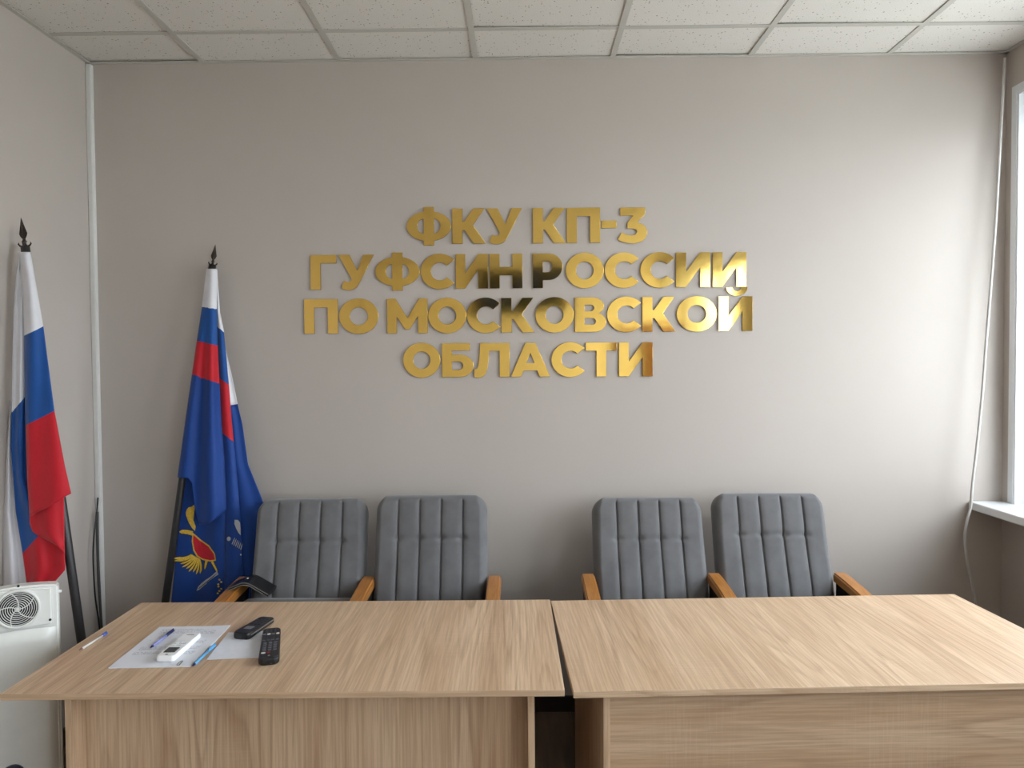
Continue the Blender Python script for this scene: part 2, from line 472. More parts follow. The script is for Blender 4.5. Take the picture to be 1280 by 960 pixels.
# ------------------------------------------------------------------ gold lettering
def arc(cx, cy, rx, ry, a0, a1, n=14):
    return [(cx + rx * math.cos(math.radians(a0 + (a1 - a0) * k / n)), cy + ry * math.sin(math.radians(a0 + (a1 - a0) * k / n))) for k in range(n + 1)]
def smooth2(pts, n=6): return [(p.x, p.y) for p in spline([(a, b, 0) for a, b in pts], n)]
S, B = .285, .235
G = {}
G['П'] = (.96, [[(0, 0), (0, 1), (.96, 1), (.96, 0), (.675, 0), (.675, 1 - B), (.285, 1 - B), (.285, 0)]])
G['Н'] = (.96, [[(0, 0), (0, 1), (S, 1), (S, .62), (.675, .62), (.675, 1), (.96, 1), (.96, 0), (.675, 0), (.675, .38), (S, .38), (S, 0)]])
G['Г'] = (.745, [[(0, 0), (0, 1), (.745, 1), (.745, 1 - B), (S, 1 - B), (S, 0)]])
G['К'] = (.95, [[(0, 0), (0, 1), (.29, 1), (.29, .62), (.34, .62), (.61, 1), (.92, 1), (.585, .525), (.95, 0), (.61, 0), (.355, .385), (.29, .385), (.29, 0)]])
G['У'] = (1.0, [[(0, 1), (.31, 1), (.53, .53), (.71, 1), (1, 1)] + smooth2([(.60, .21), (.52, .08), (.41, 0), (.28, -.025), (.16, -.005), (.08, .035)]) + smooth2([(.15, .25), (.22, .215), (.29, .215), (.345, .25), (.37, .31)])])
G['Ф'] = (1.257, None)
G['О'] = (1.10, [arc(.55, .5, .55, .515, 0, 360, 56)[:-1], arc(.55, .5, .262, .262, 360, 0, 44)[:-1]])
G['С'] = (.955, [arc(.545, .5, .545, .515, 41, 319, 44) + arc(.555, .5, .27, .262, 318, 42, 34)])
G['И'] = (.96, [[(0, 0), (0, 1), (.28, 1), (.28, .43), (.685, 1), (.96, 1), (.96, 0), (.68, 0), (.68, .57), (.275, 0)]])
G['Р'] = (.85, [[(0, 0), (0, 1)] + [(.45, 1)] + arc(.45, .615, .40, .385, 85, -85, 22) + [(.45, .23), (.285, .23), (.285, 0)],
                [(.285, .455), (.43, .455)] + arc(.43, .615, .13, .16, -85, 85, 14) + [(.43, .775), (.285, .775)]])
G['М'] = (1.16, [[(0, 0), (0, 1), (.235, 1), (.585, .43), (.925, 1), (1.16, 1), (1.16, 0), (.893, 0), (.89, .50), (.645, .11), (.515, .11), (.268, .49), (.268, 0)]])
G['В'] = (.90, [[(0, 0), (0, 1), (.50, 1)] + arc(.50, .745, .335, .255, 85, -55, 16) + arc(.56, .28, .34, .28, 62, -88, 18) + [(.56, 0)],
                [(.275, .60), (.46, .60)] + arc(.46, .695, .10, .095, -80, 80, 10) + [(.46, .79), (.275, .79)],
                [(.275, .205), (.50, .205)] + arc(.50, .305, .11, .10, -80, 80, 10) + [(.50, .405), (.275, .405)]])
G['Б'] = (.90, [[(0, 0), (0, 1), (.80, 1), (.80, .785), (.28, .785), (.28, .66), (.50, .66)] + arc(.50, .33, .40, .33, 85, -85, 22) + [(.50, 0)],
                [(.28, .205), (.48, .205)] + arc(.48, .335, .125, .13, -80, 80, 12) + [(.48, .465), (.28, .465)]])
G['Л'] = (1.03, [smooth2([(0, .0), (.0, .235)], 1) + smooth2([(.055, .225), (.105, .29), (.14, .46), (.165, .74), (.175, 1)]) + [(1.03, 1), (1.03, 0), (.745, 0), (.745, .77), (.435, .77)] + smooth2([(.42, .55), (.385, .27), (.32, .085), (.215, -.005), (.09, -.02)])])
G['А'] = (1.16, [[(0, 0), (.435, 1), (.725, 1), (1.16, 0), (.855, 0), (.785, .185), (.375, .185), (.30, 0)], [(.455, .40), (.705, .40), (.58, .715)]])
G['Т'] = (.93, [[(0, 1 - B), (0, 1), (.93, 1), (.93, 1 - B), (.61, 1 - B), (.61, 0), (.32, 0), (.32, 1 - B)]])
G['-'] = (.42, [[(0, .42), (0, .63), (.42, .63), (.42, .42)]])
G['3'] = (.83, [[(.07, 1), (.775, 1), (.775, .815), (.545, .575)] + smooth2([(.68, .53), (.785, .44), (.83, .31), (.79, .145), (.68, .035), (.53, -.012), (.38, -.02), (.22, .0), (.08, .04), (.0, .085)]) + smooth2([(.105, .285), (.24, .225), (.38, .205), (.49, .225), (.545, .30), (.51, .37), (.40, .40)]) + [(.27, .40), (.27, .565), (.44, .775), (.07, .775)]])
BREVE = [arc(.31, .25, .31, .25, 180, 360, 20) + [(.44, .25)] + arc(.31, .25, .13, .11, 360, 180, 14)]
def phi_polys():
    cx = .6285
    outer = arc(cx, .505, .6285, .43, -76.5, 76.5, 30)
    outer = [p for p in outer]
    left = arc(cx, .505, .6285, .43, 103.5, 256.5, 30)
    o = outer + [(cx + .145, 1.055), (cx - .145, 1.055)] + left + [(cx - .145, -.045), (cx + .145, -.045)]
    h1 = [(cx + .145, .505 - .215)] + arc(cx + .145, .505, .19, .215, -85, 85, 18) + [(cx + .145, .505 + .215)]
    h2 = [(2 * cx - a, b) for a, b in h1]
    return [o, h1, h2]
G['Ф'] = (1.257, phi_polys())
LINES = [
    ('top', 305.2, 43.6, [('Ф', 508.8, 563.8), ('К', 565.8, 607), ('У', 608.8, 652.5), ('К', 666.3, 707), ('П', 708.8, 750), ('-', 752, 770.5), ('3', 772.5, 808.8)]),
    ('second', 361.3, 43.0, [('Г', 388.8, 420.8), ('У', 423.8, 467.5), ('Ф', 469.5, 524.5), ('С', 526.3, 567.5), ('И', 570, 610), ('Н', 612.5, 653), ('Р', 666.3, 703), ('О', 707.5, 754.5), ('С', 756, 798), ('С', 800.5, 842.5), ('И', 845, 887.5), ('И', 890.8, 932.5)]),
    ('third', 416.5, 43.0, [('П', 381, 422.5), ('О', 424.5, 473), ('М', 484.5, 534.5), ('О', 535.8, 583), ('С', 584, 625), ('К', 627, 668), ('О', 669.5, 717), ('В', 718.8, 757.5), ('С', 759, 800.8), ('К', 803, 843.8), ('О', 846, 895.5), ('Й', 898, 940.5)]),
    ('bottom', 471.6, 42.2, [('О', 504.5, 550.5), ('Б', 553, 592), ('Л', 593, 637), ('А', 638.8, 687.5), ('С', 689.5, 730.5), ('Т', 732.5, 771), ('И', 773.8, 815.5)]),
]
BASE_SLOPE = {'top': -.0068, 'second': -.0068, 'third': -.0068, 'bottom': -.0040}
ORD = ['first', 'second', 'third', 'fourth', 'fifth', 'sixth', 'seventh', 'eighth', 'ninth', 'tenth', 'eleventh', 'twelfth']
TH = .0025
def letter_mesh(key, polys, sx, h):
    me = flat_curve_mesh('letter_' + key, [[(x * sx, y * h) for x, y in pl] for pl in polys], TH, .0005)
    me.materials.append(GOLD); me.materials.append(GOLD_EDGE)
    for p in me.polygons:
        if abs(p.normal.z) < .5: p.material_index = 1
    return me
for ln, basey, capx, items in LINES:
    xmid = 640.0
    for k, (ch, xa, xb) in enumerate(items):
        yb = basey + BASE_SLOPE[ln] * ((xa + xb) / 2 - 520)
        p0, p1 = at(xa, yb, YB - .0045), at(xb, yb, YB - .0045)
        pt = at(xa, yb - capx, YB - .0045)
        gch = 'И' if ch == 'Й' else ch
        gw, polys = G[gch]
        w = p1.x - p0.x; h = pt.z - p0.z
        o = mesh_obj('wall_hyphen' if ch == '-' else ('wall_numeral' if ch == '3' else 'wall_letter'), letter_mesh(gch, polys, w / gw, h))
        o.location = p0
        # each letter is glued by hand: tiny individual tilt
        o.rotation_euler = (PI / 2 + random.gauss(0, .006), 0, random.gauss(0, .009))
        kind = 'hyphen' if ch == '-' else ('numeral 3' if ch == '3' else 'letter ' + ch)
        tag(o, 'mirror-gold %s, %s character from the left in the %s line of wall lettering' % (kind, ORD[k], ln), 'hyphen' if ch == '-' else ('numeral' if ch == '3' else 'letter'), 'gold characters of the wall lettering')
        if ch == 'Й':
            br = mesh_obj('breve', letter_mesh('breve', BREVE, .152 * h / .151, h), None, o)
            br.location = (w * .5 - .31 * .152 * h / .151 + .006, h * 1.015, 0)

# ------------------------------------------------------------------ desks
def desk(name, label, ox, oy, ang, u0, u1, seed, front_axis, recess, fy):
    t = empty(name, (ox, oy, 0), ang); tag(t, label, 'desk', 'pair of desks in front of the chairs')
    W, D = 1.4, .7; T = .0165
    MT = wood_mat('oak_top_%d' % seed, 'Y', seed); ME = wood_mat('oak_edge_%d' % seed, 'X', seed + .5)
    MS = wood_mat('oak_side_%d' % seed, 'Z', seed + .7); MF = wood_mat('oak_front_%d' % seed, front_axis, seed + .2, ((216, 187, 156), (199, 166, 134), (156, 122, 94)))
    top = obj('desktop', box(0, W, 0, D, ZD - T, ZD, .0012, 2), MT, t)
    top.data.materials.append(ME)
    for p in top.data.polygons:
        if abs(p.normal.y) > .7: p.material_index = 1
    for u in (u0, u1):
        obj('side_panel', box(u, u + .017, fy, D - .03, 0.02, ZD - T, .0008, 1), MS, t)
        for vy in (.08, .58): obj('glide_foot', add_lathe(bmesh.new(), [(.018, 0), (.018, .012), (.008, .014), (.008, .02)], 14, (u + .0085, vy, 0)), BLACKPL, t)
    obj('modesty_panel', box(u0 + .017, u1, fy + recess, fy + recess + .016, .10, ZD - T, .0006, 1), MF, t)
    return t
desk('desk', 'oak-look desk on the left holding the papers and remotes', -1.2932, 1.791, .0102, .142, 1.309, 1, 'Z', .06, .03)
desk('desk', 'bare oak-look desk on the right with nothing on it', .1276, 1.7939, .0378, .078, 1.30, 2, 'X', .002, .03)

# ------------------------------------------------------------------ two-seat rows of folding armchairs
def back_cushion(w=.462, h=.62):
    bm = bmesh.new(); NU, NV = 180, 100
    seams = [-.285 * w, -.095 * w, .095 * w, .285 * w]
    zc = h - .18
    T, R_ = .062, .068
    def point(i, j, side):
        v = j / NV; z = v * h
        u = -1 + 2 * i / NU
        dz = max(0, z - (h - R_)); hw = w / 2 - (R_ - math.sqrt(max(0, R_ * R_ - dz * dz)))
        hw *= 1 - .03 * max(0, (z / h - .55)) - .02 * max(0, .4 - z / h)
        x = hw * math.copysign(abs(u) ** .92, u) if u else 0
        ed = min(w / 2 - abs(x) * (w / 2) / max(hw, 1e-4), h - z)
        ex = (1 - abs(u)) * hw
        et = min(ex, h - z) if j < NV else 0
        rr = .034
        prof = math.sqrt(max(0, 1 - (1 - min(1, et / rr)) ** 2))
        if side < 0:
            puff = .004 * math.cos(min(1, abs(x) / (w / 2)) * PI / 2)
            gr = 0
            top_fade = min(1, max(0, (h - .020 - z) / .012))
            for s in seams:
                gr += (.010 * math.exp(-((x - s) / .0030) ** 2) + .004 * math.exp(-((x - s) / .013) ** 2)) * top_fade
                gr += .009 * math.exp(-((x - s) / .020) ** 2 - ((z - zc) / .010) ** 2)
            infl = 1 if abs(x) < .285 * w else math.exp(-((abs(x) - .285 * w) / .018) ** 2)
            gr += .0025 * infl * math.exp(-((z - zc) / .010) ** 2)
            bulge = .010 * math.exp(-((z - (h - .08)) / .09) ** 2) + .012 * math.exp(-((z - .2) / .16) ** 2)
            y = -(T * prof) - (puff + bulge) * prof + gr * prof
        else: y = .016 * prof
        return Vector((x, y, z))
    grids = []
    for side in (-1, 1):
        grids.append([[bm.verts.new(point(i, j, side)) for i in range(NU + 1)] for j in range(NV + 1)])
    for g_ in grids:
        for j in range(NV):
            for i in range(NU): bm.faces.new((g_[j][i], g_[j][i + 1], g_[j + 1][i + 1], g_[j + 1][i]))
    a, b = grids
    for i in range(NU): bm.faces.new((a[0][i], b[0][i], b[0][i + 1], a[0][i + 1]))
    bmesh.ops.remove_doubles(bm, verts=bm.verts, dist=2e-5)
    return bm
def seat_cushion(w=.45, d=.40, t=.09):
    return add_box(bmesh.new(), -w / 2, w / 2, -t, 0, 0, d, .035, 5)
def armrest_mesh():
    bm = bmesh.new()                                  # profile in y-z, given width
    top = spline([(0, .10, .003), (0, .03, .0), (0, -.10, -.012), (0, -.22, -.028), (0, -.285, -.05), (0, -.30, -.078)], 5)
    bot = [Vector((0, .10, -.035)), Vector((0, -.10, -.048)), Vector((0, -.26, -.075)), Vector((0, -.29, -.088))]
    prof = top + bot[::-1]
    vs = [[bm.verts.new((sx * .027, p.y, p.z)) for p in prof] for sx in (-1, 1)]
    bm.faces.new(vs[0]); bm.faces.new(vs[1][::-1])
    n = len(prof)
    for k in range(n): bm.faces.new((vs[0][k], vs[0][(k + 1) % n], vs[1][(k + 1) % n], vs[1][k]))
    bmesh.ops.recalc_face_normals(bm, faces=bm.faces)
    es = [e for e in bm.edges if abs(e.verts[0].co.x - e.verts[1].co.x) < 1e-6]
    bmesh.ops.bevel(bm, geom=es, offset=.006, segments=3, affect='EDGES')
    return bm
me_back = obj('tmp_back', back_cushion(), FABRIC, None, True); MB_ = me_back.data; bpy.data.objects.remove(me_back)
me_seat = obj('tmp_seat', seat_cushion(), FABRIC, None, True); MS_ = me_seat.data; bpy.data.objects.remove(me_seat)
me_arm = obj('tmp_arm', armrest_mesh(), ARMWOOD); MA_ = me_arm.data; bpy.data.objects.remove(me_arm)
def seat_row(label, cx, armz, lean, tops, seat_raise):
    t = empty('twin_seat', (cx, 2.86, 0)); tag(t, label, 'seats', 'two-seat rows of grey folding armchairs')
    SP = .507
    for k, (dx, dl, ztop, rz) in enumerate(tops):
        L = lean + dl
        zb = ztop - .60 * math.cos(L)
        b = mesh_obj('backrest', MB_, None, t)
        b.location = (dx, .05, zb); b.rotation_euler = (-L, 0, rz)
        s = mesh_obj('seat', MS_, None, t)
        s.location = (dx, -.03, seat_raise[k] - .40); s.rotation_euler = (-.10, 0, 0)
    for k, dx in enumerate((-SP, 0, SP)):
        a = mesh_obj('armrest', MA_, None, t); a.location = (dx, 0, armz)
        obj('side_frame', box(dx - .02, dx + .02, -.06, .09, .03, armz - .036, .004), BLACKMETAL, t)
        obj('foot', box(dx - .025, dx + .025, -.26, .26, 0, .03, .006), BLACKMETAL, t)
    obj('crossbar', box(-SP, SP, .03, .07, .20, .25, .004), BLACKMETAL, t)
    return t
seat_row('two joined grey velour folding seats on the left, beside the blue flag', -.613, .700, math.radians(15), [(-.247, math.radians(1.5), .978, .03), (.247, 0, .993, 0)], [.652, .63])
seat_row('two joined grey velour folding seats on the right, nearer the window', .777, .705, math.radians(20), [(-.247, 0, .967, 0), (.250, 0, .982, -.03)], [.63, .63])

# black leather folder hung open over the outer armrest
def folder():
    t = empty('leather_folder', (-1.08, 2.80, .70)); tag(t, 'black leather folder straddling the left armrest beside the blue flag', 'folder')
    Yb = 2.80
    # outline of one cover seen end-on: ridge over the armrest, leaves falling to both sides
    def strip(pts, y0, y1, th):
        bm = bmesh.new(); rows = []
        for yy in (y0, y1):
            dz = (yy - y0) * .02
            rows.append(([bm.verts.new((p[0], yy, p[1] + dz)) for p in pts], [bm.verts.new((p[0], yy, p[1] + dz - th)) for p in pts]))
        n = len(pts)
        (a, b), (c, d) = rows
        for k in range(n - 1):
            bm.faces.new((a[k], a[k + 1], c[k + 1], c[k])); bm.faces.new((b[k], d[k], d[k + 1], b[k + 1]))
            bm.faces.new((a[k], b[k], b[k + 1], a[k + 1])); bm.faces.new((c[k], c[k + 1], d[k + 1], d[k]))
        bm.faces.new((a[0], c[0], d[0], b[0])); bm.faces.new((a[-1], b[-1], d[-1], c[-1]))
        return bm
    P = [at(284, 735.5, Yb), at(292, 732.5, Yb), at(301, 729, Yb), at(310, 729, Yb), at(321, 735, Yb), at(335, 743, Yb)]
    pts = [(p.x + 1.08, p.z - .70) for p in P]
    pts = [(p.x, p.y) for p in spline([(a, b, 0) for a, b in pts], 4)]
    cov = obj('cover', strip(pts, -.0, .10, .004), LEATHER, t)
    inn = obj('pages', strip([(a * .97 + .002, b - .0042) for a, b in pts], .004, .096, .006), LEATHER, t)
    obj('piping', tube([(a, -.001, b - .001) for a, b in pts], .0016, 6), plain('folder_piping', srgb(120, 118, 116), .4), cov)
    obj('piping', tube([(a, -.001, b - .0095) for a, b in pts[:-2]], .0014, 6), plain('folder_piping_low', srgb(150, 146, 138), .4), cov)
    obj('snap_button', add_lathe(bmesh.new(), [(0, .004), (.005, .003), (.006, 0)], 12, (pts[9][0], .05, pts[9][1] + .003)), plain('snap_metal', srgb(120, 118, 115), .3, .8), cov)
    return t
folder()

# ------------------------------------------------------------------ flags
def flag_panel(bm, uvl, left, right, bottom, Yf, bounds, nrow=60, ncol=24, top=None, k0=0):
    """one hanging fold of cloth: rows at a given picture height, left/right tables of (px, py), Yf(s, py) = distance, bounds = [(pyL, pyR)] stripe seams"""
    y_top = top if top is not None else max(left[0][1], right[0][1])
    rows = []
    nb = len(bounds)
    for r in range(nrow + 1):
        f = r / nrow; line = []
        for c in range(ncol + 1):
            s = c / ncol
            yb = bottom(s); py = y_top(s) + (yb - y_top(s)) * f if callable(y_top) else y_top + (yb - y_top) * f
            xl, xr = lerp_table(left, py), lerp_table(right, py)
            px = xl + (xr - xl) * s
            v = bm.verts.new(at(px, py, Yf(s, py)))
            # stripe coordinate: k + fraction between the neighbouring seams
            seams = [a + (b - a) * s for a, b in bounds]
            k = sum(1 for q in seams if py >= q)
            lo = seams[k - 1] if k > 0 else (seams[0] - 150 if seams else py - 50)
            hi = seams[k] if k < nb else lo + 200
            cval = k0 + k + max(.002, min(.999, (py - lo) / (hi - lo)))
            line.append((v, cval))
        rows.append(line)
    for r in range(nrow):
        for c in range(ncol):
            q = [rows[r][c], rows[r][c + 1], rows[r + 1][c + 1], rows[r + 1][c]]
            f = bm.faces.new([x_[0] for x_ in q]); f.smooth = True
            ks = [x_[1] for x_ in q]
            for lp, x_ in zip(f.loops, ks): lp[uvl].uv = (0.5, x_ / 8.0)
def const(v): return lambda s: v
def poly_fn(tab):   # tab of (s, v)
    return lambda s: lerp_table([(v, q) for q, v in tab], s)
def finish_cloth(bm, mat, parent, name='cloth'):
    me = bpy.data.meshes.new(name); bm.to_mesh(me); bm.free()
    o = mesh_obj(name, me, mat, parent)
    md = o.modifiers.new('thickness', 'SOLIDIFY'); md.thickness = .0012; md.offset = 0
    return o
def finial(parent, p, d, sc=1.0):
    """spear point with a collar of leaves, pointing along d from p"""
    q = Vector((0, 0, 1)).rotation_difference(d.normalized())
    bm = bmesh.new()
    add_lathe(bm, [(0, -.01), (.014, -.01), (.017, 0), (.017, .006), (.009, .012), (.008, .024), (.013, .03), (.008, .036), (.007, .045)], 16)
    cl = obj('finial_collar', bm, BRONZE, parent, True); cl.location = p; cl.rotation_mode = 'QUATERNION'; cl.rotation_quaternion = q; cl.scale = (sc,) * 3
    for k in range(4):
        a = k * PI / 2 + .3
        lf = obj('collar_leaf', tube([(math.cos(a) * .010, math.sin(a) * .010, .004), (math.cos(a) * .022, math.sin(a) * .022, .008), (math.cos(a) * .029, math.sin(a) * .029, .018), (math.cos(a) * .026, math.sin(a) * .026, .026)], [.005, .005, .004, .0015], 6), BRONZE, cl)
    b2 = bmesh.new()
    prof = [(0, .040), (.010, .046), (.018, .060), (.0215, .072), (.017, .090), (.010, .118), (.004, .145), (0, .158)]
    # flattened blade with a raised midrib
    ring = []
    for r, z in prof:
        ring.append([b2.verts.new((r, 0, z)), b2.verts.new((0, -.006 if r else -.0005, z)), b2.verts.new((-r, 0, z)), b2.verts.new((0, .006 if r else .0005, z))])
    for a_, b_ in zip(ring, ring[1:]):
        for k in range(4): b2.faces.new((a_[k], a_[(k + 1) % 4], b_[(k + 1) % 4], b_[k]))
    bmesh.ops.remove_doubles(b2, verts=b2.verts, dist=1e-5)
    sp = obj('spear_point', b2, BRONZE, parent); sp.location = p; sp.rotation_mode = 'QUATERNION'; sp.rotation_quaternion = q; sp.scale = (sc,) * 3

WHT, BLU, RED = srgb(226, 224, 228), srgb(18, 78, 150), srgb(196, 22, 38)
NAVY = srgb(14, 62, 138)
# tricolour, leaning on the left wall
def tricolour():
    ptop, pbot = at(31.5, 309, 2.74), None
    pv = at(101.5, 798, 2.63); d = (ptop - pv).normalized()
    t_ = (0.0 - pv.z) / d.z; pbot = pv + d * t_
    root = empty('flag', pbot); tag(root, 'white, blue and red flag on a dark pole leaning against the left wall', 'flag', 'flags on leaning poles')
    def par(o): o.location = Vector(o.location) - pbot; return o
    bm = tube([pbot, pbot + (ptop - pbot) * .5, ptop], .0155, 14)
    bmesh.ops.translate(bm, verts=bm.verts, vec=-pbot)
    obj('pole', bm, POLE, root, True)
    finial(root, ptop - pbot, d, .72)
    Yb = lambda py: 2.725 - (py - 316) * (.115 / 411)
    bm = bmesh.new(); uvl = bm.loops.layers.uv.new('stripe')
    # loose white edge at the very back
    flag_panel(bm, uvl, [(13, 500), (7.5, 560), (3, 640), (3.4, 690), (5, 770)], [(15, 500), (17, 560), (24, 640), (32, 690), (40, 770)], const(768),
               lambda s, py: Yb(py) + .028 + .012 * math.cos(s * 9), [], 40, 14, top=500)
    # middle fold
    flag_panel(bm, uvl, [(22.7, 315), (16.6, 391), (14.5, 512), (13.5, 560), (19.7, 640), (28, 690), (33, 727), (38, 770)], [(31, 315), (33, 430), (34, 530), (36, 600), (52, 625), (78, 650), (82, 712), (66, 730), (58, 770)], const(768),
               lambda s, py: Yb(py) + .012 - .010 * math.sin(PI * min(1, s * 1.2)) + .006 * math.sin(s * 11 + py * .01), [(516, 493), (692, 640)], 90, 24, top=315)
    # under-flap by the pole
    flag_panel(bm, uvl, [(34, 560), (37, 655), (42, 668), (60, 682), (78, 694)], [(70, 560), (80, 620), (81, 694)], poly_fn([(0, 664), (.12, 671), (.5, 682), (1, 695)]),
               lambda s, py: Yb(py) - .004 - .012 * math.sin(PI * s) + .004 * math.sin(s * 8), [(400, 400), (401, 401)], 40, 18, top=560)
    # front fold wrapping the pole
    flag_panel(bm, uvl, [(23.5, 315), (28, 345), (30, 418), (32, 530), (34, 600), (37, 645)], [(38, 315), (54.5, 410), (68, 513), (81, 582), (89, 617)], poly_fn([(0, 646), (.15, 641), (.45, 634), (.72, 626), (.85, 621), (1, 617)]),
               lambda s, py: Yb(py) - .020 - .018 * math.sin(PI * (.12 + .88 * s)) ** .8 + .005 * math.sin(s * 7 + py * .02) * min(1, (py - 315) / 120) + .10 * max(0, .10 - s), [(420, 408), (531, 513)], 100, 28, top=315)
    bmesh.ops.translate(bm, verts=bm.verts, vec=-pbot)
    finish_cloth(bm, stripes_mat('tricolour_cloth', [(0, WHT), (.125, BLU), (.25, RED)]), root)
    return root
tricolour()

def service_flag():
    ptop = at(265.5, 332, 3.225); pv = at(209, 735, 3.105); d = (ptop - pv).normalized()
    pbot = pv + d * ((0.0 - pv.z) / d.z)
    root = empty('flag', pbot); tag(root, 'blue flag with striped corner and gold eagle emblem leaning against the back wall', 'flag', 'flags on leaning poles')
    bm = tube([pbot, pbot + (ptop - pbot) * .5, ptop], .0155, 14)
    bmesh.ops.translate(bm, verts=bm.verts, vec=-pbot)
    obj('pole', bm, POLE, root, True)
    finial(root, ptop - pbot, d, .60)
    Yb = lambda py: 3.205 - (py - 336) * (.125 / 400)
    bm = bmesh.new(); uvl = bm.loops.layers.uv.new('stripe')
    # stripe codes: 0 white 1 blue 2 red 3 field
    # right-hand back fold (white reverse above, deep blue below)
    bL = [(268, 337), (270, 400), (278, 470), (282, 530), (286, 600), (290, 660)]
    bR = [(271, 337), (275, 390), (281, 432), (290, 470), (297, 505), (303, 530), (310, 580), (329, 627), (332, 660)]
    bY = lambda s, py: Yb(py) + .018 - .012 * math.sin(PI * s) + .004 * math.sin(s * 9 + 1)
    seam = lambda s: 508 - 3 * s
    flag_panel(bm, uvl, bL, bR, seam, bY, [], 40, 20, top=337)
    flag_panel(bm, uvl, bL, bR, const(760), bY, [], 60, 20, top=seam, k0=3)
    # the lower field with the emblem, behind
    qL = [(232, 585), (228, 610), (214, 752), (212, 790)]; qR = [(306, 585), (312, 640), (318, 790)]
    Yq = lambda s, py: Yb(py) + .012 + .012 * math.sin(s * 2 * PI * 1.15 + .4) + .006 * math.sin(s * 17 + py * .012)
    flag_panel(bm, uvl, qL, qR, const(788), Yq, [(1, 1), (2, 2), (3, 3)], 60, 44, top=585)
    # narrow middle fold
    flag_panel(bm, uvl, [(268.5, 337), (270, 386), (272, 432), (274, 479), (276, 530), (279, 570), (281, 650)], [(271.5, 337), (275, 390), (280, 415), (286, 480), (290, 530), (293, 560), (301, 650), (305, 720), (306, 775)], const(775),
               lambda s, py: Yb(py) + .002 - .016 * math.sin(PI * s), [(408, 416), (472, 481), (539, 552)], 90, 14, top=337)
    # front fold on the pole, hem curling up to the right
    flag_panel(bm, uvl, [(258, 336), (252.5, 384), (246, 426), (240, 467), (231, 530), (222, 596), (222, 640)], [(270.8, 336), (271, 386), (272, 432), (274.5, 479), (277, 530), (280.5, 570), (283.5, 636), (283, 660)], poly_fn([(0, 597), (.22, 598), (.30, 604), (.36, 640), (.45, 656), (.62, 655), (.85, 645), (1, 637)]),
               lambda s, py: Yb(py) - .022 - .016 * math.sin(PI * s) - .014 * min(1, max(0, (py - 380) / 120)) * math.cos((s - .10) * 2 * PI * 1.65), [(384, 387), (426, 432), (467, 479)], 110, 40, top=336)
    bmesh.ops.translate(bm, verts=bm.verts, vec=-pbot)
    cl = finish_cloth(bm, stripes_mat('service_flag_cloth', [(0, WHT), (.125, BLU), (.25, RED), (.375, NAVY)]), root)
    # printed emblem, laid on the lower field
    GD = plain('emblem_gold', srgb(226, 188, 70), .6, vscale=150, var=.2); SV = plain('emblem_silver', srgb(176, 176, 182), .6); RD = plain('emblem_red', srgb(196, 20, 44), .6); DK = plain('emblem_outline', srgb(40, 34, 22), .7)
    def S3(zx, zy, lift):
        px, py = 200 + zx / 6, 600 + zy / 6
        s = (px - lerp_table(qL, py)) / (lerp_table(qR, py) - lerp_table(qL, py))
        return at(px, py, Yq(s, py) - lift) - pbot
    def patch(bm, pts, lift):
        """small printed shape: fan-filled ring following the cloth"""
        cx = sum(p[0] for p in pts) / len(pts); cy = sum(p[1] for p in pts) / len(pts)
        ring = [bm.verts.new(S3(*p, lift)) for p in pts]
        mid = [bm.verts.new(S3((p[0] + cx) / 2, (p[1] + cy) / 2, lift)) for p in pts]
        c = bm.verts.new(S3(cx, cy, lift)); n = len(pts)
        for k in range(n):
            bm.faces.new((ring[k], ring[(k + 1) % n], mid[(k + 1) % n], mid[k])); bm.faces.new((mid[k], mid[(k + 1) % n], c))
    def stroke(bm, a, b, w0, w1, lift, n=5, bend=0):
        ax, ay = a; bx, by = b; L = math.hypot(bx - ax, by - ay); nx, ny = -(by - ay) / L, (bx - ax) / L
        prev = None
        for k in range(n + 1):
            f = k / n; w = (w0 + (w1 - w0) * f) * (1 if k < n else .25) / 2; o_ = bend * math.sin(PI * f)
            x_, y_ = ax + (bx - ax) * f + nx * o_, ay + (by - ay) * f + ny * o_
            cur = (bm.verts.new(S3(x_ + nx * w, y_ + ny * w, lift)), bm.verts.new(S3(x_ - nx * w, y_ - ny * w, lift)))
            if prev: bm.faces.new((prev[0], prev[1], cur[1], cur[0]))
            prev = cur
    def gilded(name, draw):                                       # dark outline below, gold above
        eo = bmesh.new(); draw(eo, 9, .0022); eg = bmesh.new(); draw(eg, 0, .0030)
        g_ = obj(name, eg, GD, cl); obj(name + '_outline', eo, DK, cl)
    def wing(bmx, g_, lf):                                        # feathers sweeping left and down
        for k in range(11):
            f = k / 10
            ang = math.radians(196 - f * 96)
            r1 = 150 - 40 * f + (10 if k % 2 else 0)
            stroke(bmx, (236 + 66 * f * .9, 560 + 30 * f), (250 + 70 * f + r1 * math.cos(ang), 590 + 8 * f + r1 * abs(math.sin(ang)) * .95 - 22 * (1 - f)), 11 + g_ * .8, 14 + g_ * .8, lf, 6, -9)
    gilded('emblem_wing', wing)
    gilded('emblem_head', lambda b_, g_, lf: patch(b_, [(200, 225), (214, 205), (240, 200), (256, 184), (262, 210), (256, 250), (250, 300), (268, 350), (262, 382), (240, 360), (216, 320), (200, 280), (192, 250)], lf))
    gilded('emblem_sceptre', lambda b_, g_, lf: stroke(b_, (246, 402), (146, 388), 34 + g_, 28 + g_, lf, 6, 6))
    gilded('emblem_tail', lambda b_, g_, lf: stroke(b_, (390, 612), (430, 690), 18 + g_, 12 + g_, lf))
    gilded('emblem_leg', lambda b_, g_, lf: stroke(b_, (350, 600), (335, 670), 22 + g_, 10 + g_, lf))
    bd = bmesh.new(); patch(bd, [(243, 395), (262, 408), (305, 446), (368, 490), (412, 552), (420, 604), (378, 612), (320, 600), (276, 575), (250, 530), (238, 460)], .0036); obj('emblem_shield_border', bd, GD, cl)
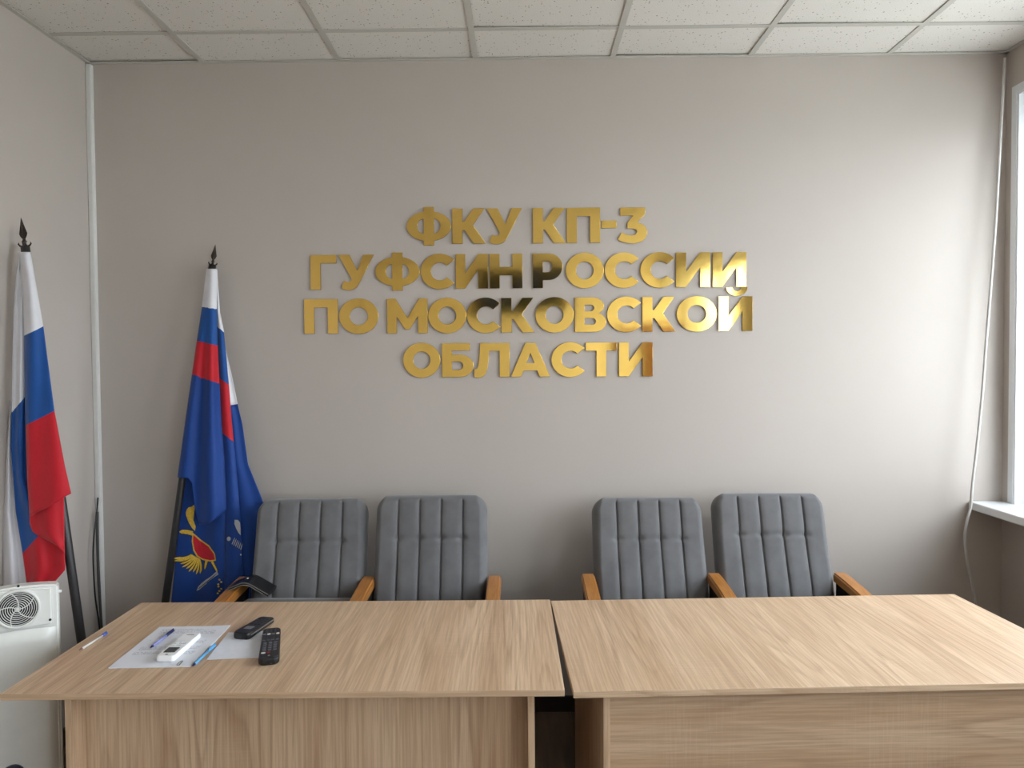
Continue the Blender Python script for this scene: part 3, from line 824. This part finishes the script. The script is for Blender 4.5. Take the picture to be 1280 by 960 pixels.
    bs = bmesh.new(); patch(bs, [(250, 412), (300, 455), (362, 498), (404, 556), (411, 597), (375, 602), (322, 590), (284, 567), (260, 525), (248, 462)], .0062); obj('emblem_shield', bs, RD, cl)
    bb = bmesh.new(); patch(bb, [(274, 832), (286, 800), (310, 775), (426, 684), (440, 706), (330, 792), (296, 822)], .0036); obj('emblem_sword', bb, SV, cl)
    bl = bmesh.new(); stroke(bl, (290, 815), (432, 697), 5, 5, .0042); obj('emblem_sword_ridge', bl, DK, cl)
    # dots of the chain, at the edge of the chair
    bc = bmesh.new()
    for k in range(9): patch(bc, [(446 + 14 * math.cos(a) * .6 + 14 * math.sin(k * 1.9), 748 + k * 17 + 7 * math.sin(a)) for a in [q * PI / 3 for q in range(6)]], .0034)
    obj('emblem_chain', bc, GD, cl)
    # staff head on the middle fold
    def S4(zx, zy, lift):
        px, py = 200 + zx / 6, 600 + zy / 6
        return at(px, py, Yb(py) - .0165 - lift) - pbot
    S3_old = S3
    def S3(zx, zy, lift): return S4(zx, zy, lift)
    bw = bmesh.new(); patch(bw, [(560, 298), (585, 300), (600, 318), (604, 360), (605, 415), (590, 398), (572, 366), (558, 330)], .002)
    patch(bw, [(516 + 15 * math.cos(q * PI / 5), 441 + 17 * math.sin(q * PI / 5)) for q in range(10)], .002)
    for k in range(6): stroke(bw, (540 + k * 13, 482 + k * 8), (562 + k * 11, 432 + k * 9), 7, 7, .002, 3)
    patch(bw, [(606 + 6 * math.cos(q * PI / 3), 560 + 8 * math.sin(q * PI / 3)) for q in range(6)], .002)
    obj('emblem_staff', bw, SV, cl)
    return root
service_flag()

# ------------------------------------------------------------------ air recirculator at the left edge
def recirculator():
    Yf = 2.24
    c = at(22, 760, Yf)
    W, TOP, BOT = .215, at(30, 727.5, Yf).z - .017, .16
    t = empty('air_recirculator', (c.x, Yf, 0), .50); tag(t, 'white tower air recirculator with round fan grille left of the desk', 'air purifier')
    BODY = plain('recirculator_plastic', srgb(232, 232, 227), .32, var=.015)
    DARK = plain('grille_dark', srgb(24, 24, 26), .6)
    # body: rounded box with slightly arched top
    def shell(w, y0, y1, z0, z1, arch, n=14):
        bm = bmesh.new(); rows = []
        for yy in (y0, y1):
            pts = [(-w / 2, z0), (w / 2, z0)] + [(w / 2 - w * k / n, z1 + arch * (1 - (2 * k / n - 1) ** 2)) for k in range(n + 1)]
            rows.append([bm.verts.new((p[0], yy, p[1])) for p in pts])
        a, b = rows; m_ = len(a)
        bm.faces.new(a); bm.faces.new(b[::-1])
        for k in range(m_): bm.faces.new((a[k], b[k], b[(k + 1) % m_], a[(k + 1) % m_]))
        bmesh.ops.recalc_face_normals(bm, faces=bm.faces)
        es = [e for e in bm.edges if e.calc_face_angle(0) > .8]
        bmesh.ops.bevel(bm, geom=es, offset=.006, segments=3, affect='EDGES')
        return bm
    obj('housing', shell(W, .012, .062, BOT, TOP - .010, .008), BODY, t)
    zs = at(30, 787, Yf).z - .008                                # step between fan plate and front cover
    fp = obj('fan_plate', shell(W - .032, .002, .02, zs + .006, TOP - .014, .006), BODY, t)
    # bulging front cover below
    bm = bmesh.new(); NX, NZ = 16, 30; grid = []
    for j in range(NZ + 1):
        zz = BOT + .01 + (zs - BOT - .012) * j / NZ; r_ = []
        for i in range(NX + 1):
            u = -1 + 2 * i / NX
            edge = (1 - abs(u) ** 6) ** .5 * min(1, (zs - zz) / .02) ** .5 if zz < zs else 0
            r_.append(bm.verts.new((u * (W - .02) / 2, .012 - .026 * edge, zz + .006 * (1 - u * u) * (j / NZ) ** 8)))
        grid.append(r_)
    for j in range(NZ):
        for i in range(NX): bm.faces.new((grid[j][i], grid[j][i + 1], grid[j + 1][i + 1], grid[j + 1][i]))
    obj('front_cover', bm, BODY, t, True)
    fc = at(22, 759, Yf); zc = fc.z - .006
    R0 = .053
    def disc(r0, r1, y0, y1, n=48):
        b_ = bmesh.new(); vs = [[b_.verts.new((r * math.cos(2 * PI * k / n), y, zc + r * math.sin(2 * PI * k / n))) for k in range(n)] for r, y in ((r0, y0), (r1, y0), (r1, y1), (r0, y1))]
        for a in range(4):
            for k in range(n): b_.faces.new((vs[a][k], vs[a][(k + 1) % n], vs[(a + 1) % 4][(k + 1) % n], vs[(a + 1) % 4][k]))
        return b_
    obj('fan_opening', disc(.0005, R0, .0005, .004), DARK, fp)
    obj('grille_rim', disc(R0, R0 + .008, -.0035, .004), BODY, fp, True)
    for k in range(8):
        r = .0070 + k * .0060
        obj('grille_ring', disc(r, r + .0016, -.003, .0), BODY, fp)
    for k in range(5):
        a0 = 2 * PI * k / 5 + 1.2
        obj('grille_spoke', tube([(r * math.cos(a0 + r * 13), -.003, zc + r * math.sin(a0 + r * 13)) for r in [R0 * q / 8 for q in range(9)]], .0014, 6), BODY, fp)
    obj('grille_hub', add_lathe(bmesh.new(), [(0, .003), (.005, .0025), (.006, 0)], 14), BODY, fp, rot=(PI / 2, 0, 0), loc=(0, -.002, zc))
    for px, py in ((23.5, 733), (63.5, 780.5)):
        q = at(px, py, Yf)
        obj('screw', add_lathe(bmesh.new(), [(0, .002), (.0032, .0015), (.004, 0)], 12), DARK, fp, rot=(PI / 2, 0, 0), loc=((px - 22) / 53 * W / 2, .002, q.z))
    q = at(78, 743, Yf + .05)
    obj('side_button', add_lathe(bmesh.new(), [(.005, 0), (.005, .006), (.003, .008), (0, .008)], 12), BODY, t, rot=(0, PI / 2, 0), loc=(W / 2, .035, q.z))
    q = at(12, 962, Yf - .03)
    obj('timer_knob', add_lathe(bmesh.new(), [(.032, 0), (.031, .012), (.022, .020), (0, .021)], 24), plain('knob_navy', srgb(38, 46, 66), .35), t, True, rot=(PI / 2, 0, 0), loc=(-.022, -.012, q.z - .02))
    st = obj('stand_post', box(-.03, .03, .02, .055, .06, BOT + .02, .004), BODY, t)
    for sx in (-1, 1):
        lg = obj('stand_leg', box(-.015, .015, -.12, .16, .045, .07, .004), BODY, t); lg.location = (sx * .08, 0, 0)
        for vy in (-.10, .14): obj('castor', add_lathe(bmesh.new(), [(.008, -.01), (.022, -.01), (.024, 0), (.022, .01), (.008, .01)], 18), BLACKPL, t, rot=(0, PI / 2, 0), loc=(sx * .08, vy, .024))
    obj('stand_bar', box(-.095, .095, .01, .065, .05, .075, .004), BODY, t)
recirculator()

# ------------------------------------------------------------------ cable duct and cables
duct = tag(empty('cable_duct', (XL, YB, 0)), 'white plastic cable duct running up the left corner', 'cable duct')
obj('duct_body', box(.0, .023, -.022, -.0, .0, ZC - .006, .0015), GREY_WHITE, duct)
obj('duct_lid', box(.002, .021, -.0245, -.022, .0, ZC - .006, .001), GREY_WHITE, duct)
def cable(name, label, pts, r, mat, n=8):
    bm = tube(spline(pts, 8), r, n)
    return tag(obj(name, bm, mat, None, True), label, 'cable')
cable('black_cable', 'thin black cable drooping beside the corner duct', [at(122.5, 622, 3.235), at(120.5, 645, 3.21), at(117.5, 670, 3.19), at(116.5, 700, 3.18), at(119, 745, 3.18), at(124, 780, 3.19), at(129, 830, 3.2), at(131, 880, 3.2)], .0035, BLACKPL)
cable('dark_cable', 'dark grey cable running straight down along the corner duct', [at(121.5, 640, 3.225), at(122.5, 700, 3.225), at(126, 770, 3.225), at(131, 850, 3.225), at(133, 890, 3.225)], .006, plain('cable_grey', srgb(70, 68, 68), .5))
cw = [(1256, 73, 3.235), (1253.5, 120, 3.225), (1249.5, 190, 3.215), (1245, 270, 3.205), (1239, 350, 3.195), (1232.5, 430, 3.19), (1228, 490, 3.185), (1221.5, 555, 3.18), (1215.5, 605, 3.18), (1213.5, 632, 3.18), (1209, 650, 3.18), (1206, 672, 3.19), (1209, 702, 3.20), (1215, 730, 3.21), (1219.5, 756, 3.21), (1223, 800, 3.22), (1225, 870, 3.23)]
cable('white_cable', 'white cable hanging from the ceiling corner past the window sill', [at(*p) for p in cw], .0058, plain('cable_white', srgb(198, 194, 189), .45), 10)

# ------------------------------------------------------------------ things on the left desk
def sheet(name, label, corners, mat, dz, sheets=1):
    """paper lying flat: corners bl, br, tr given as points on the desk"""
    bl, br, tl = corners
    ux = (br - bl); uy = (tl - bl); w, h = ux.length, uy.length
    ang = math.atan2(ux.y, ux.x)
    bm = bmesh.new(); NX, NY = 10, 12
    top = []; bot = []
    for j in range(NY + 1):
        for i in range(NX + 1):
            x_, y_ = w * i / NX, h * j / NY
            curl = .0022 * max(0, 1 - (w - x_) / .05) * max(0, 1 - (h - y_) / .06) + .0006 * math.sin(x_ * 40 + y_ * 23) ** 2
            top.append(bm.verts.new((x_, y_, dz + curl))); bot.append(bm.verts.new((x_, y_, curl * .7)))
    N = NX + 1
    for j in range(NY):
        for i in range(NX):
            a = j * N + i
            bm.faces.new((top[a], top[a + 1], top[a + N + 1], top[a + N])); bm.faces.new((bot[a], bot[a + N], bot[a + N + 1], bot[a + 1]))
    for j in range(NY):
        for i in (0, NX):
            a = j * N + i; bm.faces.new((top[a], top[a + N], bot[a + N], bot[a]))
    for i in range(NX):
        for j in (0, NY):
            a = j * N + i; bm.faces.new((top[a], top[a + 1], bot[a + 1], bot[a]))
    o = obj(name, bm, mat); o.location = (bl.x, bl.y, ZD + .0003); o.rotation_euler = (0, 0, ang)
    return tag(o, label, 'paper')
pbl, pbr, ptl = atz(135.6, 836, ZD), atz(238, 834, ZD), atz(200, 785, ZD)
sheet('paper_stack', 'stack of printed sheets under the white remote and blue pen', (pbl, pbr, ptl), paper_mat('printed_paper', True, 1.3), .003)
q0, q1, q2 = atz(258, 825, ZD), atz(330, 822, ZD), atz(292, 788, ZD)
sheet('note_sheet', 'small blank sheet lying under the two black remotes', (q0, q1, q0 + (q1 - q0).cross(Vector((0, 0, -1))).normalized() * .205), paper_mat('plain_paper', False, 2.1), .0008)

def pen(name, label, a, b, z, mat_body, mat_cap, capf, mat_tip, r=.0042):
    A, B_ = atz(*a, z + r), atz(*b, z + r)
    d = B_ - A; L = d.length
    t = empty(name, A - Vector((0, 0, r)), math.atan2(d.y, d.x)); tag(t, label, 'pen', 'ballpoint pens on the desk')
    z0 = r
    obj('barrel', tube([(L * .09, 0, z0), (L * .5, 0, z0), (L * capf, 0, z0)], r * .92, 8), mat_body, t, True)
    obj('refill', tube([(L * .09, 0, z0), (L * capf, 0, z0)], r * .35, 6), mat_tip, t)
    obj('tip', tube([(0, 0, z0), (L * .03, 0, z0), (L * .09, 0, z0)], [.0008, .0022, r * .9], 8), mat_tip, t, True)
    cp = obj('cap', tube([(L * capf, 0, z0), (L * .985, 0, z0), (L, 0, z0)], [r, r, r * .7], 10), mat_cap, t, True)
    obj('clip', box(L * (capf + .02), L, -.0012, .0012, z0 + r * .9, z0 + r * 1.25), mat_cap, cp)
CLEAR = plain('pale_pen_plastic', srgb(206, 200, 194), .25); BLUEP = plain('blue_pen_cap', srgb(58, 88, 170), .3)
DBLUE = plain('navy_pen', srgb(28, 32, 88), .3); LBLUE = plain('light_blue_pen', srgb(92, 164, 216), .3); VIO = plain('lavender_pen', srgb(150, 156, 214), .3)
pen('ballpoint_pen', 'clear ballpoint pen with blue cap on the bare desk edge', (99, 813), (133.5, 791), ZD, CLEAR, BLUEP, .82, plain('pen_tip_brown', srgb(130, 100, 84), .4))
pen('ballpoint_pen', 'dark blue ballpoint pen lying on the printed sheets', (188, 809.5), (217, 787.5), ZD + .0045, VIO, DBLUE, .66, DBLUE)
pen('ballpoint_pen', 'light blue ballpoint pen between the printed sheets and note sheet', (240.5, 832.5), (269, 806), ZD + .0012, LBLUE, LBLUE, .7, DBLUE)

def paper_clip():
    A, B_ = atz(222, 834, ZD), atz(230.5, 825, ZD); d = B_ - A
    t = [(0, -.004, 0), (.026, -.004, 0), (.030, -.001, 0), (.030, .002, 0), (.026, .004, 0), (.005, .004, 0), (.002, .002, 0), (.002, -.001, 0), (.005, -.0025, 0), (.022, -.0025, 0)]
    o = obj('paper_clip', tube(spline(t, 4), .0006, 6), plain('clip_wire', srgb(110, 106, 104), .3, .9)); o.location = A + Vector((0, 0, .0048)); o.rotation_euler = (0, 0, math.atan2(d.y, d.x))
    tag(o, 'metal paper clip on the near edge of the printed sheets', 'paper clip')
paper_clip()

def slab(w, l, h0, h1, rc=.008, taper=1.0, n=6):
    """rounded bar lying along +y: width w, length l, heights at both ends, softened top and bottom rims"""
    out = []
    for cx, cy, a0 in ((w / 2 - rc, l - rc, 0), (-w / 2 + rc, l - rc, 90), (-w / 2 + rc, rc, 180), (w / 2 - rc, rc, 270)):
        for k in range(n + 1):
            a = math.radians(a0 + 90 * k / n); out.append((cx + rc * math.cos(a), cy + rc * math.sin(a)))
    bm = bmesh.new(); rings = []
    for inset, fz in ((.0030, 0), (.0008, .12), (0, .30), (0, .68), (.0008, .88), (.0030, 1.0)):
        rg = []
        for x_, y_ in out:
            f = y_ / l; tp = 1 + (taper - 1) * f
            dx, dy = x_ * (1 - 2 * inset / w), (y_ - l / 2) * (1 - 2 * inset / l) + l / 2
            rg.append(bm.verts.new((dx * tp, dy, (h0 + (h1 - h0) * f) * fz)))
        rings.append(rg)
    m_ = len(out)
    for a_, b_ in zip(rings, rings[1:]):
        for k in range(m_): bm.faces.new((a_[k], a_[(k + 1) % m_], b_[(k + 1) % m_], b_[k]))
    bm.faces.new(rings[0][::-1]); bm.faces.new(rings[-1])
    return bm
def remote(name, label, a, b, w, h0, h1, mat, z, taper=1.0, rc=.008):
    A, B_ = atz(*a, z + h0), atz(*b, z + h1); d = B_ - A; L = d.length
    t = empty(name, (A.x, A.y, z), math.atan2(d.y, d.x) - PI / 2); tag(t, label, 'remote')
    obj('case', slab(w, L, h0, h1, rc, taper), mat, t)
    return t, L
BTN = plain('button_grey', srgb(92, 92, 98), .5); BTNW = plain('button_white', srgb(210, 205, 200), .5); BTNR = plain('button_red', srgb(120, 30, 30), .5); BTND = plain('button_dark', srgb(44, 44, 48), .5)
SILV = plain('remote_silver', srgb(150, 150, 150), .35, .6)
def btn(t, x, y, z, sx, sy, mat, name='button', h=.0016):
    o = obj(name, box(-sx / 2, sx / 2, -sy / 2, sy / 2, 0, h, min(.0016, min(sx, sy) * .2), 1), mat, t); o.location = (x, y, z); return o
# white air-conditioner remote
t, L = remote('remote_control', 'white air-conditioner remote with grey display on the printed sheets', (206, 820), (241.5, 790.5), .052, .017, .015, plain('remote_white', srgb(248, 248, 248), .3, var=.005), ZD + .0042, .96, .010)
btn(t, -.001, L * .24, .0160, .031, .036, plain('lcd_grey', srgb(76, 80, 80), .25), 'display')
for k, (x_, y_) in enumerate([(-.012, .42), (.004, .42), (-.012, .50), (.004, .50), (.013, .50), (-.012, .58), (.004, .58)]):
    btn(t, x_, L * y_, .0154, .010, .008, plain('remote_button_pale', srgb(206, 208, 212), .5) if k == 0 else bpy.data.materials['remote_button_pale'])
btn(t, 0, L * .06, .0164, .008, .005, BTN)
btn(t, 0, L * .90, .0150, .022, .003, BTN, 'marking', .0006)
# black television remote lying across, far one
t, L = remote('remote_control', 'slim black remote lying obliquely behind on the note sheet', (300.5, 791), (335, 770.5), .054, .021, .016, BLACKPL, ZD + .0012, .92, .012)
btn(t, 0, L * .30, .0186, .026, .024, SILV, 'control_pad')
for j in range(4):
    for i in (-1, 0, 1): btn(t, i * .013, L * (.52 + j * .1), .0175 - j * .0006, .009, .007, BTND)
for sx in (-1, 1):
    o = obj('side_strip', box(-.0008, .0008, L * .08, L * .94, .010, .013), SILV, t); o.location = (sx * .0262, 0, 0)
# black remote with many buttons, near one
t, L = remote('remote_control', 'long black remote with number buttons at right of the note sheet', (335.8, 822.5), (339.8, 784.5), .055, .020, .018, BLACKPL, ZD + .0012, .93, .014)
zt = .0196
for j in range(4):
    for i in (-1, 0, 1): btn(t, i * .014, L * (.25 + j * .075), zt - .0004, .009, .010, BTN)
for i, mt in ((-1.2, BTNW), (-.2, BTNR)): btn(t, i * .013, L * .165, zt, .011, .008, mt)
for i in range(4): btn(t, (i - 1.5) * .0125, L * .57, zt - .0008, .008, .006, BTN)
for i, mt in enumerate((BTN, BTNW, BTN, BTNW)): btn(t, (i - 1.5) * .0125, L * .77, zt - .0012, .009, .008, mt)
for j in range(2):
    for i in range(4): btn(t, (i - 1.5) * .0125, L * (.86 + .06 * j), zt - .0014, .008, .008, BTND)
btn(t, 0, L * .66, zt - .001, .022, .020, BTND, 'navigation_pad')
btn(t, 0, L * .07, zt, .006, .006, SILV, 'marking', .0006)
